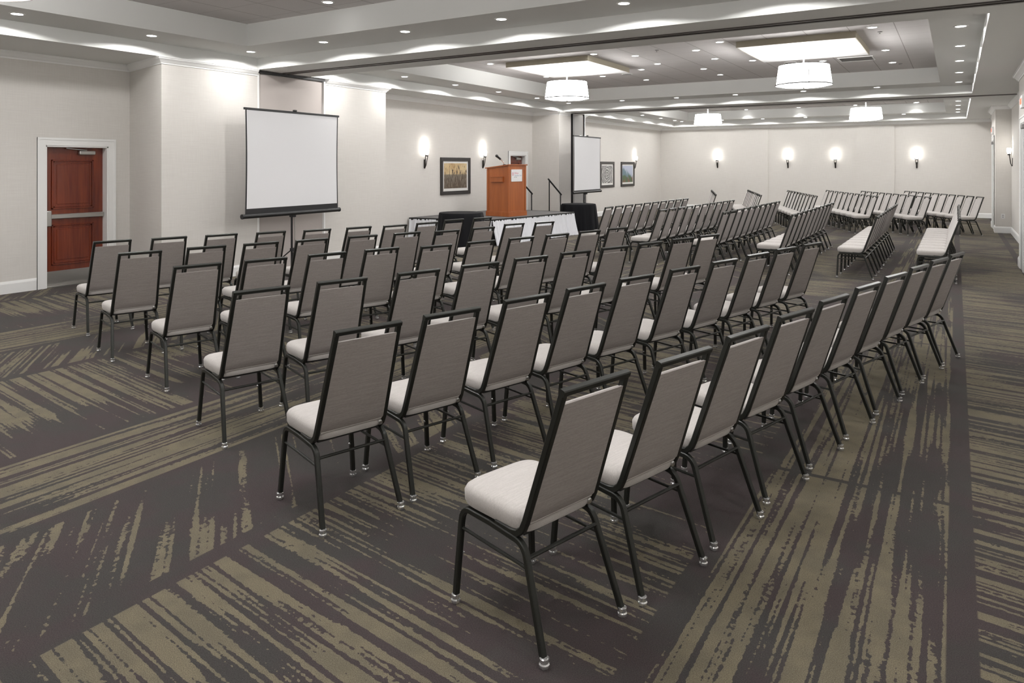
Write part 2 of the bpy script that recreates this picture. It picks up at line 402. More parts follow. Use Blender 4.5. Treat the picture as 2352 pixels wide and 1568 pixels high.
# doors
def casing(b, x, s, ya, yb, h, wd=.11):
    """moulded casing standing s*(proud) off the wall face x"""
    for y0, y1 in ((ya-wd, ya), (yb, yb+wd)):
        b.box((x, y0, 0), (x+s*.012, y1, h+wd))
        o = y0 if y0 < ya-.01 else y1-.03
        b.box((x, o, 0), (x+s*.018, o+.03, h+wd))
    b.box((x, ya-.001, h), (x+s*.012, yb+.001, h+wd)); b.box((x, ya-wd, h+wd-.03), (x+s*.019, yb+wd, h+wd))
def cherry_door(name, xw, opn, hinge_side):
    ya, yb, h = opn; wd = yb-ya
    b = MB(); casing(b, xw, 1, ya, yb, h)
    b.box((xw-.2, ya-.004, 0), (xw+.001, ya+.018, h)); b.box((xw-.2, yb-.018, 0), (xw+.001, yb+.004, h)); b.box((xw-.2, ya, h-.02), (xw+.001, yb, h+.004))
    fr = struct(name, b, M['trim'])
    xl = xw-.12
    b = MB(); b.box((xl-.045, ya+.018, .012), (xl, yb-.018, h-.022)); leaf = obj('leaf', b, M['cherry'], fr)
    b = MB()
    for z0, z1 in ((.30, .88), (1.10, h-.20)):
        y0, y1 = ya+.13, yb-.16
        for k, (i, d) in enumerate(((0, .020), (.024, .010))):
            for q in ((y0+i, z0+i, y1-i, z0+i+.02), (y0+i, z1-i-.02, y1-i, z1-i), (y0+i, z0+i, y0+i+.02, z1-i), (y1-i-.02, z0+i, y1-i, z1-i)):
                b.box((xl, q[0], q[1]), (xl+d, q[2], q[3]))
        b.box((xl, y0+.07, z0+.07), (xl+.008, y1-.07, z1-.07))
    b.bevel(.003, 1); obj('panel_moulding', b, M['cherry'], fr)
    b = MB(); b.box((xl, ya+.02, .014), (xl+.003, yb-.02, .215)); obj('kick_plate', b, M['steel'], fr)
    b = MB(); b.box((xl, ya+.03, .965), (xl+.055, yb-.025, 1.03)); b.bevel(.006, 1); obj('push_bar', b, M['steel'], fr)
    b = MB(); b.box((xl, ya+.02, .86), (xl+.085, ya+.10, 1.085)); b.bevel(.012, 2); obj('latch_case', b, M['steel'], fr)
    b = MB(); b.box((xl, yb-.38, h-.125), (xl+.06, yb-.15, h-.065)); b.bevel(.012, 2); obj('door_closer', b, M['steel'], fr)
    b = MB(); b.tube([(xl+.04, yb-.27, h-.06), (xl+.05, yb-.45, h-.045), (xl+.03, yb-.55, h-.035)], .008, 6); obj('closer_arm', b, M['steel'], fr)
    b = MB(); b.box((xw-.2, ya, 0), (xw-.005, yb, .012)); obj('threshold', b, M['steel'], fr)
    return fr
cherry_door('door_1', XL1, D1, 0); cherry_door('door_2', XL2, D2, 0)
def grey_door(name, x, ya, yb, h):
    b = MB(); casing(b, x, -1, ya, yb, h); fr = struct(name, b, M['trim'])
    b = MB(); b.box((x-.004, ya, .01), (x-.001, yb, h)); leaf = obj('leaf', b, M['doorg'], fr)
    b = MB(); b.box((x-.02, (ya+yb)/2-.006, .02), (x-.002, (ya+yb)/2+.006, h-.01)); obj('astragal', b, M['trim'], fr)
    b = MB(); b.box((x-.06, ya+.1, h-.12), (x-.004, ya+.4, h-.05)); b.bevel(.01, 1); obj('door_closer', b, M['grey'], fr)
grey_door('door_3', XR1, 13.4, 14.62, 2.42); grey_door('door_4', XR3, 22.85, 23.95, 2.42)

# ------------------------------------------------------------------ text helper
def text_mesh(body, size, m, parent, mtx, name='lettering', depth=.002):
    cu = bpy.data.curves.new(name, 'FONT'); cu.body = body; cu.size = size; cu.extrude = depth; cu.align_x = 'LEFT'; cu.align_y = 'CENTER'
    t = bpy.data.objects.new(name, cu); COL.objects.link(t)
    dg = bpy.context.evaluated_depsgraph_get(); me = bpy.data.meshes.new_from_object(t.evaluated_get(dg))
    bpy.data.objects.remove(t); bpy.data.curves.remove(cu)
    me.transform(mtx); me.materials.clear(); me.materials.append(m)
    o = bpy.data.objects.new(name, me); COL.objects.link(o); o.parent = parent; return o
def exit_sign(label, x, y, z):
    t = thing('exit_sign', label, 'exit sign', (x, y, z))
    b = MB(); b.box((-.045, -.16, -.1), (0, .16, .1)); b.bevel(.008, 2); obj('housing', b, M['white'], t)
    # facing -x, reading direction -y
    mt = Matrix(((0, 0, -1, -.047), (-1, 0, 0, .125), (0, 1, 0, 0), (0, 0, 0, 1)))
    text_mesh('EXIT', .13, M['red'], t, mt, 'lettering')
exit_sign('red lettered exit sign above the grey door at the right edge', XR1, 13.95, 2.74)
exit_sign('small red lettered exit sign on the far right pier', XR3, 23.35, 2.68)
t = thing('wall_outlet', 'white wall outlet low on the return beside the far right pier', 'outlet', (1.02, QB, .43))
b = MB(); b.box((-.04, -.008, -.06), (.04, 0, .06)); b.bevel(.003, 1); obj('cover_plate', b, M['white'], t)
for z in (-.03, .015):
    b = MB(); b.box((-.015, -.010, z), (.015, -.008, z+.022)); obj('socket', b, M['grey'], t)

# ------------------------------------------------------------------ lamps
def can_light(x, y, z, label, power, size, blend, group):
    t = thing('recessed_downlight', label, 'downlight', (x, y, z), 0, group)
    if 'mesh' not in can_cache:
        b = MB(); b.lathe([(.058, -.001), (.060, -.006), (.078, -.004), (.082, 0), (.058, 0)], 28, cap=False)
        o = obj('trim_ring', b, M['trim'], t, True)
        b = MB(); b.lathe([(.059, -.003), (.059, -.0005)], 28); d = obj('lamp_lens', b, M['disc'], t)
        can_cache['mesh'] = (o, d)
    else:
        for s in can_cache['mesh']:
            c = s.copy(); COL.objects.link(c); c.parent = t
    key = (power, size)
    if key not in can_cache:
        l = bpy.data.lights.new('downlight_lamp', 'SPOT'); l.energy = power; l.spot_size = size; l.spot_blend = blend; l.color = (1, .985, .965); l.shadow_soft_size = .05
        if power == P_LEDGE:      # reflector lamp: strong centre beam, weaker wide spill
            l.use_nodes = True; nt = l.node_tree; em = nt.nodes['Emission']
            tc = nt.nodes.new('ShaderNodeTexCoord'); sp = nt.nodes.new('ShaderNodeSeparateXYZ'); ab = nt.nodes.new('ShaderNodeMath'); ab.operation = 'ABSOLUTE'
            mr = nt.nodes.new('ShaderNodeMapRange'); mr.interpolation_type = 'SMOOTHSTEP'
            for q, v in zip(range(1, 5), (.42, .85, 1.0, 1.6)): mr.inputs[q].default_value = v
            nt.links.new(tc.outputs['Normal'], sp.inputs[0]); nt.links.new(sp.outputs[2], ab.inputs[0]); nt.links.new(ab.outputs[0], mr.inputs[0]); nt.links.new(mr.outputs[0], em.inputs['Strength'])
        can_cache[key] = l
    lo = bpy.data.objects.new('downlight_lamp', can_cache[key]); COL.objects.link(lo); lo.parent = t; lo.location = (0, 0, -.012)
    return t
can_cache = {}
bays = ['near', 'middle', 'far']
FX = [-9.02, -7.5, -6.02, -4.55, -3.0, -1.48, .05]
for k, (ta, tb) in enumerate(TRAYS):
    ly = {0: [-1.3, .7, 2.3, 3.93, 5.53, 7.1], 1: [9.2, 10.65, 12.3, 14.0, 15.8, 17.55], 2: [19.95, 21.4, 23.0, 24.8, 26.3, 27.1]}[k]
    for i, y in enumerate(ly):
        can_light(TL+.48, y, Z2, f'round downlight, {ORD[i]} from the camera along the left {bays[k]} ceiling ledge', P_LEDGE, R(163), .04, 'ledge downlights')
    for i, y in enumerate(ly[:-1] if k == 2 else [8.95, 10.44, 12.14, 13.85, 15.58, 17.35] if k == 1 else ly[:-1]):
        if k == 2: y = [20.6, 22.4, 24.0, 25.6, 27.0][i]
        can_light(.05, y, Z2, f'round downlight, {ORD[i]} from the camera along the right {bays[k]} ceiling ledge', P_LEDGE, R(163), .04, 'ledge downlights')
    for i, x in enumerate(FX[1:-1]):
        can_light(x, tb-.52, Z2, f'round downlight, {ORD[i]} from left along the far edge of the {bays[k]} tray', P_LEDGE, R(163), .04, 'ledge downlights')
        can_light(x, ta+.45, Z2, f'round downlight, {ORD[i]} from left along the near edge of the {bays[k]} tray', P_LEDGE, R(163), .04, 'ledge downlights')
TILE = [(-1.05, 11.79), (-1.06, 14.23), (-1.07, 16.0), (-2.21, 15.05), (-3.36, 14.26), (-3.32, 11.85), (-4.5, 16.1), (-5.64, 11.91), (-5.07, 12.5), (-5.09, 13.72), (-5.68, 14.35), (-6.86, 14.97), (-6.27, 16.14), (-8.0, 14.37), (-7.94, 11.95), (-3.92, 12.48), (-3.92, 13.65), (-4.53, 14.95)]
TILE = sorted(TILE, key=lambda p: math.hypot(*p))
for k, dy in enumerate((-10.5, 0, 10.4)):
    for i, (x, y) in enumerate(TILE):
        if k == 2 and i >= 14: continue
        yy = y+dy
        lab = {0: 'over the camera', 1: 'around the two middle pendants', 2: 'around the two far pendants'}[k]
        pend = 'left' if x < -5.3 else 'right' if x > -3.4 else 'centre'
        can_light(x, yy, Z3, f'tile ceiling downlight {lab}, {ORD[i]} nearest the camera of its bay', P_TILE*(.6 if k == 0 else 1), R(110), .5, 'tile ceiling downlights')
    if k == 2:
        for i, x in enumerate((-6.48, -4.68, -2.88, -1.11)):
            can_light(x, 26.55, Z3, f'downlight in the last ceiling tile row before the far wall, {ORD[i]} from left', P_TILE, R(110), .5, 'tile ceiling downlights')
can_light(-6.68, 6.38, Z3, 'downlight alone in the ceiling tiles at the top edge, behind the near beam', P_TILE, R(110), .5, 'tile ceiling downlights')

def pendant(x, y, label):
    t = thing('drum_pendant', label, 'pendant lamp', (x, y, 0), 0, 'drum pendants')
    z0, z1, r0, r1 = 3.08, 3.42, .445, .40
    zc = Z3-.10
    b = MB(); b.lathe([(r0, z0+.01), (r1, z1)], 48, cap=False); sh = obj('drum_shade', b, M['shade'], t, True)
    b = MB(); b.lathe([(.001, z0-.03), (.2, z0-.026), (.36, z0-.014), (r0-.005, z0+.008)], 48, cap=False); obj('diffuser', b, M['shadeb'], t, True)
    b = MB(); b.lathe([(r0+.001, z0), (r0+.008, z0), (r0+.008, z0+.018), (r0+.001, z0+.018), (r0+.001, z0)], 48, cap=False)
    b.lathe([(r1+.001, z1-.008), (r1+.005, z1-.008), (r1+.005, z1), (r1+.001, z1), (r1+.001, z1-.008)], 48, cap=False); obj('shade_rim', b, M['bronze'], t)
    for a in (20, 110, 200, 290):
        c, s_ = math.cos(R(a)), math.sin(R(a))
        b = MB(); b.tube([((r0+.004)*c, (r0+.004)*s_, z0+.005), ((r1+.004)*c, (r1+.004)*s_, z1)], .006, 6); obj('shade_seam', b, M['bronze'], t)
    b = MB(); b.tube([(0, 0, z1-.1), (0, 0, zc)], .011, 10); obj('stem', b, M['white'], t)
    b = MB()
    for a in range(0, 180, 60):
        c, s_ = math.cos(R(a)), math.sin(R(a)); b.tube([(-(r1-.002)*c, -(r1-.002)*s_, z1-.03), ((r1-.002)*c, (r1-.002)*s_, z1-.03)], .004, 6)
    obj('spider', b, M['white'], t)
    b = MB(); b.lathe([(.08, -.03), (.085, -.012), (.085, 0)], 24, (0, 0, zc)); obj('canopy', b, M['white'], t, True)
    b = MB(); b.lathe([(.012, z0-.05), (.018, z0-.04), (.012, z0-.028)], 12); obj('finial', b, M['chrome'], t, True)
    l = bpy.data.lights.get('pendant_lamp') or bpy.data.lights.new('pendant_lamp', 'POINT')
    l.energy = P_PEND; l.shadow_soft_size = .12; l.color = (1, .98, .95)
    lo = bpy.data.objects.new('pendant_lamp', l); COL.objects.link(lo); lo.parent = t; lo.location = (0, 0, z1-.02)
    # dropped square box panel above the pendant
    p = thing('ceiling_box_panel', label.replace('drum pendant lamp', 'square dropped ceiling panel above the pendant'), 'ceiling panel', (x, y+.10, Z3), 0, 'dropped ceiling panels')
    w_, d_, oy = .885, .98, .10
    b = MB(); b.box((-w_, -d_, -.10), (w_, d_, -.094)); obj('panel_face', b, M['boxw'], p)
    b = MB()
    for a, c in (((-w_, -d_-.012), (w_, -d_)), ((-w_, d_), (w_, d_+.012)), ((-w_-.012, -d_-.012), (-w_, d_+.012)), ((w_, -d_-.012), (w_+.012, d_+.012))):
        b.box((a[0], a[1], -.10), (c[0], c[1], 0))
    obj('panel_edge', b, M['tanbox'], p)
for x, y, lab in ((-6.45, 2.45, 'white drum pendant lamp cut by the top left corner'), (-2.19, 2.35, 'white drum pendant lamp overhead near the camera'),
                  (-6.69, 12.87, 'white drum pendant lamp above the podium side of the middle tray'), (-2.19, 12.87, 'largest fully visible white drum pendant lamp, upper right'),
                  (-6.93, 23.35, 'smaller white drum pendant lamp, left one of the far pair'), (-2.24, 23.2, 'smaller white drum pendant lamp, right one of the far pair')):
    pendant(x, y, lab)

def sconce(x, y, z, rz, label):
    t = thing('wall_sconce', label, 'wall lamp', (x, y, z), rz, 'torch wall sconces')   # local +x leaves the wall
    b = MB(); b.box((0, -.025, -.30), (.012, .025, -.10)); b.bevel(.004, 1); obj('back_plate', b, M['bronze'], t)
    for s in (-1, 1):
        b = MB(); b.tube([(.012, 0, -.31), (.04, s*.010, -.24), (.075, s*.05, .03)], .009, 8, up=Vector((0, 1, 0))); obj('bracket_arm', b, M['bronze'], t)
    b = MB(); b.lathe([(.028, -.03), (.034, 0), (.028, .004)], 16, (.075, 0, 0)); obj('cup', b, M['bronze'], t, True)
    b = MB(); b.lathe([(.026, 0), (.044, .05), (.050, .11), (.042, .15)], 20, (.075, 0, 0)); obj('glass_shade', b, M['glass'], t, True)
    l = bpy.data.lights.get('sconce_lamp') or bpy.data.lights.new('sconce_lamp', 'POINT')
    l.energy = P_SCONCE; l.shadow_soft_size = .04; l.color = (1, .97, .92)
    lo = bpy.data.objects.new('sconce_lamp', l); COL.objects.link(lo); lo.parent = t; lo.location = (.10, 0, .27)
sconce(XL2, 12.97, 1.97, 0, 'glowing torch sconce left of the tan framed picture')
sconce(XL2, 15.37, 1.97, 0, 'glowing torch sconce between the framed picture and the wooden podium')
sconce(XL3, 25.45, 1.93, 0, 'glowing torch sconce beside the blue framed picture')
for x, lab in ((-8.0, 'leftmost of the four glowing sconces on the far wall'), (-5.36, 'second from the left of the four glowing sconces on the far wall'), (-3.72, 'third from the left of the four glowing sconces on the far wall'), (-1.15, 'rightmost of the four glowing sconces on the far wall')):
    sconce(x, Y1, 1.95, -PI/2, lab)
sconce(XR2, 21.75, 2.02, PI, 'glowing sconce on the right wall seen edge on')

# ceiling fittings
for i, (x, y, lab) in enumerate(((-6.24, 14.91, 'round grey ceiling speaker right of the left box panel'), (-2.79, 14.95, 'round grey ceiling speaker behind the right box panel'))):
    t = thing('ceiling_speaker', lab, 'speaker', (x, y, Z3), 0, 'ceiling speakers')
    b = MB(); b.lathe([(.09, -.008), (.105, -.006), (.11, 0)], 28); obj('grille', b, M['grey'], t, True)
    b = MB(); b.lathe([(.106, -.009), (.118, -.007), (.12, 0), (.106, 0)], 28, cap=False); obj('rim', b, M['trim'], t, True)
t = thing('air_return_grille', 'dark square air grille beside the right box panel', 'air vent', (-1.62, 15.1, Z3))
b = MB(); b.box((-.28, -.26, -.006), (.28, .26, 0)); obj('grille', b, M['vent'], t)
b = MB()
for a, c in (((-.305, -.285), (.305, -.26)), ((-.305, .26), (.305, .285)), ((-.305, -.26), (-.28, .26)), ((.28, -.26), (.305, .26))): b.box((a[0], a[1], -.01), (c[0], c[1], 0))
obj('frame', b, M['trim'], t)
for i, (x, y, lab) in enumerate(((-.99, 12.24, 'small fire sprinkler head near the right box panel'), (-4.5, 12.1, 'small fire sprinkler head midway between the two box panels'), (-.95, 16.3, 'small fire sprinkler head at the far right of the middle tiles'))):
    t = thing('sprinkler_head', lab, 'sprinkler', (x, y, Z3), 0, 'sprinkler heads')
    b = MB(); b.lathe([(.03, -.006), (.036, 0)], 16); obj('escutcheon', b, M['grey'], t)
    b = MB(); b.lathe([(.006, -.03), (.006, 0)], 8); b.lathe([(.018, -.034), (.018, -.030)], 12); obj('deflector', b, M['steel'], t)

# ------------------------------------------------------------------ pictures
def art(name, kind):
    m = mat(name, (.4, .4, .4), .55); n = N(m); x, y, z = n.coord()
    if kind == 0:     # dry seed heads against a warm sky over dark water
        sky = n.mix(n.step(n.noise(n.vec(0, n.math('MULTIPLY', y, 3), n.math('MULTIPLY', z, 3)), 1, 2), .35, .65), (.50, .33, .16), (.66, .52, .30))
        gnd = n.mix(n.noise(n.vec(0, n.math('MULTIPLY', y, 9), n.math('MULTIPLY', z, 5)), 1, 3), (.10, .095, .09), (.30, .24, .17))
        c = n.mix(n.step(z, .02, .06), gnd, sky)
        st = n.noise(n.vec(0, n.math('MULTIPLY', y, 26), n.math('MULTIPLY', z, 7)), 1, 3, .6, .6)
        lim = n.math('ADD', .50, n.math('MULTIPLY', z, .35))
        c = n.mix(n.step(st, lim, n.math('ADD', lim, .06)), c, (.10, .07, .045))
        n.color(c)
    elif kind == 1:   # concentric maze of pale lines on grey
        wob = n.noise(n.vec(0, n.math('MULTIPLY', y, 6), n.math('MULTIPLY', z, 6)), 1, 2)
        r = n.math('SQRT', n.math('ADD', n.math('POWER', n.math('MULTIPLY', y, 1.0), 2), n.math('POWER', n.math('MULTIPLY', z, .95), 2)))
        v = n.math('SINE', n.math('ADD', n.math('MULTIPLY', r, 78), n.math('MULTIPLY', wob, 12)))
        n.color(n.mix(n.step(v, -.1, .25), (.13, .12, .12), (.55, .55, .53)))
    else:             # blue sky, teal mountain, green and rust foreground
        f = n.noise(n.vec(0, n.math('MULTIPLY', y, 5), n.math('MULTIPLY', z, 4)), 1, 3)
        h = n.math('ADD', z, n.math('MULTIPLY', n.math('SUBTRACT', f, .5), .45))
        d = n.math('ADD', h, n.math('MULTIPLY', y, .35))
        c = n.mix(n.step(d, -.02, .14), (.15, .23, .27), (.46, .50, .62))
        c = n.mix(n.step(h, -.14, -.02), n.mix(n.step(f, .45, .6), (.09, .14, .07), (.20, .10, .07)), c)
        n.color(c)
    return m
def picture(x, yc, zc, w_, h_, a, label):
    t = thing('framed_picture', label, 'picture', (x, yc, zc), 0, None); f = .085
    b = MB()
    for p, q in (((-w_/2, -h_/2), (w_/2, -h_/2+f)), ((-w_/2, h_/2-f), (w_/2, h_/2)), ((-w_/2, -h_/2+f), (-w_/2+f, h_/2-f)), ((w_/2-f, -h_/2+f), (w_/2, h_/2-f))): b.box((0, p[0], p[1]), (.035, q[0], q[1]))
    b.bevel(.003, 1); obj('picture_frame', b, M['framew'], t)
    b = MB(); b.box((0, -w_/2+f, -h_/2+f), (.012, w_/2-f, h_/2-f)); obj('mat_board', b, M['mat'], t)
    g = f+.055
    b = MB(); b.box((.012, -w_/2+g, -h_/2+g+.01), (.014, w_/2-g, h_/2-g)); obj('print', b, a, t)
picture(XL2, 14.17, 1.475, 1.22, .90, art('seed_head_print', 0), 'framed warm brown landscape print between two sconces')
picture(XL3, 22.92, 1.42, 1.18, .90, art('maze_print', 1), 'framed grey print of concentric curved lines behind the far screen')
picture(XL3, 24.75, 1.42, 1.25, .90, art('coast_print', 2), 'framed blue and green print right of the grey print')

# ------------------------------------------------------------------ stage, podium, tables
SH = .56
SP = [(-10.40, 12.38), (-8.50, 12.86), (-8.15, 16.05), (-10.33, 16.15)]
t = thing('stage', 'low grey topped stage with white pleated skirt by the left wall', 'stage', (-9.4, 14.3, 0))
SPl = [(x+9.4, y-14.3) for x, y in SP]
b = MB(); b.prism(SPl, SH-.05, SH); obj('deck', b, M['deck'], t)
for p, q in zip(SPl, SPl[1:]+SPl[:1]):
    b = MB(); b.tube([(p[0], p[1], SH-.022), (q[0], q[1], SH-.022)], 0, rect=(.055, .03), up=Vector((0, 0, 1))); obj('edge_rail', b, M['blackm'], t)
for x, y in SPl:
    b = MB(); b.tube([(x*.94, y*.94, 0), (x*.94, y*.94, SH-.05)], .022, 8); obj('leg', b, M['blackm'], t)
def skirt_strip(pts_top, flare, parent, name, m, z1, n_per_m=34, amp=.019):
    """pleated cloth hung from a polyline; flare pushes the hem outward"""
    b = MB(); rows = 9; dense = []
    tot = 0
    for (p, q) in zip(pts_top, pts_top[1:]):
        p, q = Vector(p), Vector(q); L = (q-p).length; k = int(L*n_per_m*3)
        nrm = Vector(((q-p).y, -(q-p).x)).normalized()
        for i in range(k+1): dense.append((p.lerp(q, i/k), nrm, tot+L*i/k))
        tot += L
    vs = []
    for r in range(rows+1):
        f = r/rows; row = []
        for c, nn, s_ in dense:
            ends = max(0, 1-min(s_, tot-s_)/.35)
            ph = math.sin(s_*38+2.2*math.sin(s_*6.3)+1.1*math.sin(s_*17))*(.55+.45*math.sin(s_*9+1))+.45*math.sin(s_*81+2*math.sin(s_*11))
            o = .016+ph*amp*(.35+1.0*f)+(flare+.05*ends)*f**1.3
            row.append(b.bm.verts.new((c.x+nn.x*o, c.y+nn.y*o, z1*(1-f)+.006)))
        vs.append(row)
    for a_, c_ in zip(vs, vs[1:]):
        for i in range(len(a_)-1): b.bm.faces.new((a_[i], a_[i+1], c_[i+1], c_[i]))
    return obj(name, b, m, parent, True)
skirt_strip([SPl[0], SPl[1]], .04, t, 'skirt', M['skirt'], SH-.03)
skirt_strip([SPl[1], SPl[2]], .07, t, 'skirt', M['skirt'], SH-.03)
# steps with handrails beyond the far end
t = thing('stage_steps', 'black stage steps with sloped handrails at the far stage end', 'steps', (-9.38, 16.20, 0), R(-1))
for k, (y, z) in enumerate(((.02, .37), (.30, .19))):
    b = MB(); b.box((-.42, y, z-.04), (.42, y+.27, z)); obj('tread', b, M['deck'], t)
    b = MB(); b.box((-.42, y+.25, 0), (.42, y+.27, z-.04)); obj('riser', b, M['blackm'], t)
for s in (-1, 1):
    b = MB()
    b.tube([(s*.45, .0, 0), (s*.45, .0, 1.35)], .016, 8); obj('rail_post', b, M['blackm'], t)
    b = MB(); b.tube([(s*.45, .60, 0), (s*.45, .60, .98)], .016, 8); obj('rail_post', b, M['blackm'], t)
    b = MB(); b.tube([(s*.45, -.05, 1.385), (s*.45, .64, .955)], .022, 8); obj('handrail', b, M['blackm'], t)

def round_table(x, y, h, r, label, clabel):
    t = thing('round_table', label, 'table', (x, y, 0), 0, 'cloth covered round tables')
    b = MB(); b.lathe([(r-.02, h-.03), (r-.02, h-.006)], 40); obj('tabletop', b, M['board'], t)
    b = MB(); b.tube([(0, 0, .03), (0, 0, h-.03)], .035, 12); obj('column', b, M['blackm'], t)
    b = MB(); b.lathe([(.25, 0), (.25, .02), (.04, .04)], 24); obj('table_base', b, M['blackm'], t)
    b = MB(); seg = 160; rings = []
    for rr in (.001, r*.5, r*.9): rings.append([(rr*math.cos(2*PI*j/seg), rr*math.sin(2*PI*j/seg), h) for j in range(seg)])
    for f in (0, .03, .1, .25, .45, .7, .88, 1):
        ring = []
        for j in range(seg):
            a = 2*PI*j/seg; wv = math.sin(a*13+.7*math.sin(3*a))+.4*math.sin(a*29)
            rad = r+.005+.012*min(1, f*20)+(.065*f+.020*wv*f**.8)
            z = h-.002-(h-.012)*f
            ring.append((rad*math.cos(a), rad*math.sin(a), z))
        rings.append(ring)
    b.loft(rings, cap=False); b.bm.faces.new
    tag(obj('tablecloth', b, M['cloth'], None, True, (x, y, 0)), clabel, 'tablecloth', 'black floor length tablecloths')
round_table(-8.80, 12.14, .75, .45, 'round table under black cloth in front of the stage', 'black floor length cloth on the round table before the stage corner')
round_table(-8.66, 17.34, .70, .45, 'round table under black cloth beyond the stage', 'black floor length cloth on the round table below the far screen')

# podium (lectern): front face towards +x
t = thing('podium', 'orange brown wooden podium with a white sign on the stage', 'podium', (-8.66, 13.78, SH), R(-6))
LW, LD, LH = .66, .64, 1.20
def slanted(b, x0, x1, y0, y1, z0, over=0):
    """block whose top slopes down towards the back (-x)"""
    def zt(x): return LH-.03+(x)*.11
    v = [b.bm.verts.new(p) for p in ((x0,y0,z0),(x1,y0,z0),(x1,y1,z0),(x0,y1,z0),(x0,y0,zt(x0)),(x1,y0,zt(x1)),(x1,y1,zt(x1)),(x0,y1,zt(x0)))]
    for f in ((0,3,2,1),(4,5,6,7),(0,1,5,4),(1,2,6,5),(2,3,7,6),(3,0,4,7)): b.bm.faces.new([v[i] for i in f])
b = MB(); slanted(b, -LD, -.022, 0, .022, .10); obj('side_panel', b, M['lect'], t)
b = MB(); slanted(b, -LD, -.022, LW-.022, LW, .10); obj('side_panel', b, M['lect'], t)
b = MB(); b.box((-.022, 0, .10), (0, LW, LH-.032)); obj('front_panel', b, M['lect'], t)
b = MB(); b.box((-LD+.03, .022, .45), (-.022, LW-.022, .47)); obj('shelf', b, M['lect'], t)
b = MB()
for y in (-.006, LW-.045): b.box((-.003, y, .10), (.008, y+.05, LH-.035))
for x in (-LD, -.05): b.box((x, -.008, .10), (x+.055, .003, LH-.04+x*.11))
b.box((-.003, 0, LH-.13), (.006, LW, LH-.04)); obj('corner_trim', b, M['lect'], t)
b = MB(); b.box((-LD-.02, -.02, 0), (.02, LW+.02, .10)); b.box((-LD-.012, -.012, .10), (.012, LW+.012, .118)); b.bevel(.003, 1); obj('plinth', b, M['lect'], t)
b = MB()
v = [b.bm.verts.new(p) for p in ((-LD-.03,-.03,LH-.03-.11*(LD+.03)),(.03,-.03,LH-.027),(.03,LW+.03,LH-.027),(-LD-.03,LW+.03,LH-.03-.11*(LD+.03)))]
f = b.bm.faces.new(v); r_ = bmesh.ops.extrude_face_region(b.bm, geom=[f])
for q in r_['geom']:
    if isinstance(q, bmesh.types.BMVert): q.co.z += .025
obj('top_board', b, M['lect'], t)
b = MB(); b.box((-.50, -.045, .79), (-.14, 0, .90)); b.box((-.51, -.055, .90), (-.13, 0, .915)); b.bevel(.003, 1); obj('side_ledge', b, M['lect'], t)
b = MB(); b.box((0.002, .09, .80), (.014, .50, 1.08)); b.bevel(.003, 1); sg = obj('sign_plate', b, M['white'], t)
# printed mark: ring emblem and three lines; local x leaves the front, reading direction +y
def face_m(y, z): return Matrix(((0, 0, 1, .0145), (1, 0, 0, y), (0, 1, 0, z), (0, 0, 0, 1)))
b = MB()
for k in range(24):
    a0, a1 = 2*PI*k/24, 2*PI*(k+1)/24
    q = [(.0155, .145+r0*math.cos(a), .975+r0*1.15*math.sin(a)) for r0, a in ((.022, a0), (.034, a0), (.034, a1), (.022, a1))]
    b.bm.faces.new([b.bm.verts.new(p) for p in q])
b.box((.0146, .135, .965), (.0156, .155, .985)); obj('emblem', b, M['inkred'], sg)
text_mesh('Hilton', .062, M['inkred'], sg, face_m(.20, .993), 'lettering', .0008)
text_mesh('Garden Inn', .060, M['inkblue'], sg, face_m(.20, .940), 'lettering', .0008)
b = MB()
for a, c in ((.19, .235), (.25, .30)): b.box((.0146, a, .893), (.0155, c, .908))
obj('small_print', b, M['inkgrey'], sg)
t = thing('microphone', 'black gooseneck microphone standing on the podium top', 'microphone', (-8.66-.22, 13.78+.18, SH+LH-.03))
b = MB(); b.lathe([(.04, 0), (.04, .02), (.02, .03)], 16); obj('mic_base', b, M['blackm'], t, True)
b = MB(); b.tube([(0, 0, .02), (-.02, -.02, .08), (-.05, -.06, .13), (-.08, -.12, .17)], .012, 8); obj('gooseneck', b, M['chrome'], t, True)
b = MB(); b.tube([(-.06, -.08, .145), (-.085, -.13, .185), (-.10, -.16, .21)], .024, 10); b.lathe([(.01, -.035), (.03, -.02), (.036, 0), (.03, .02), (.01, .035)], 14, (-.105, -.17, .22)); obj('mic_head', b, M['blackm'], t, True)

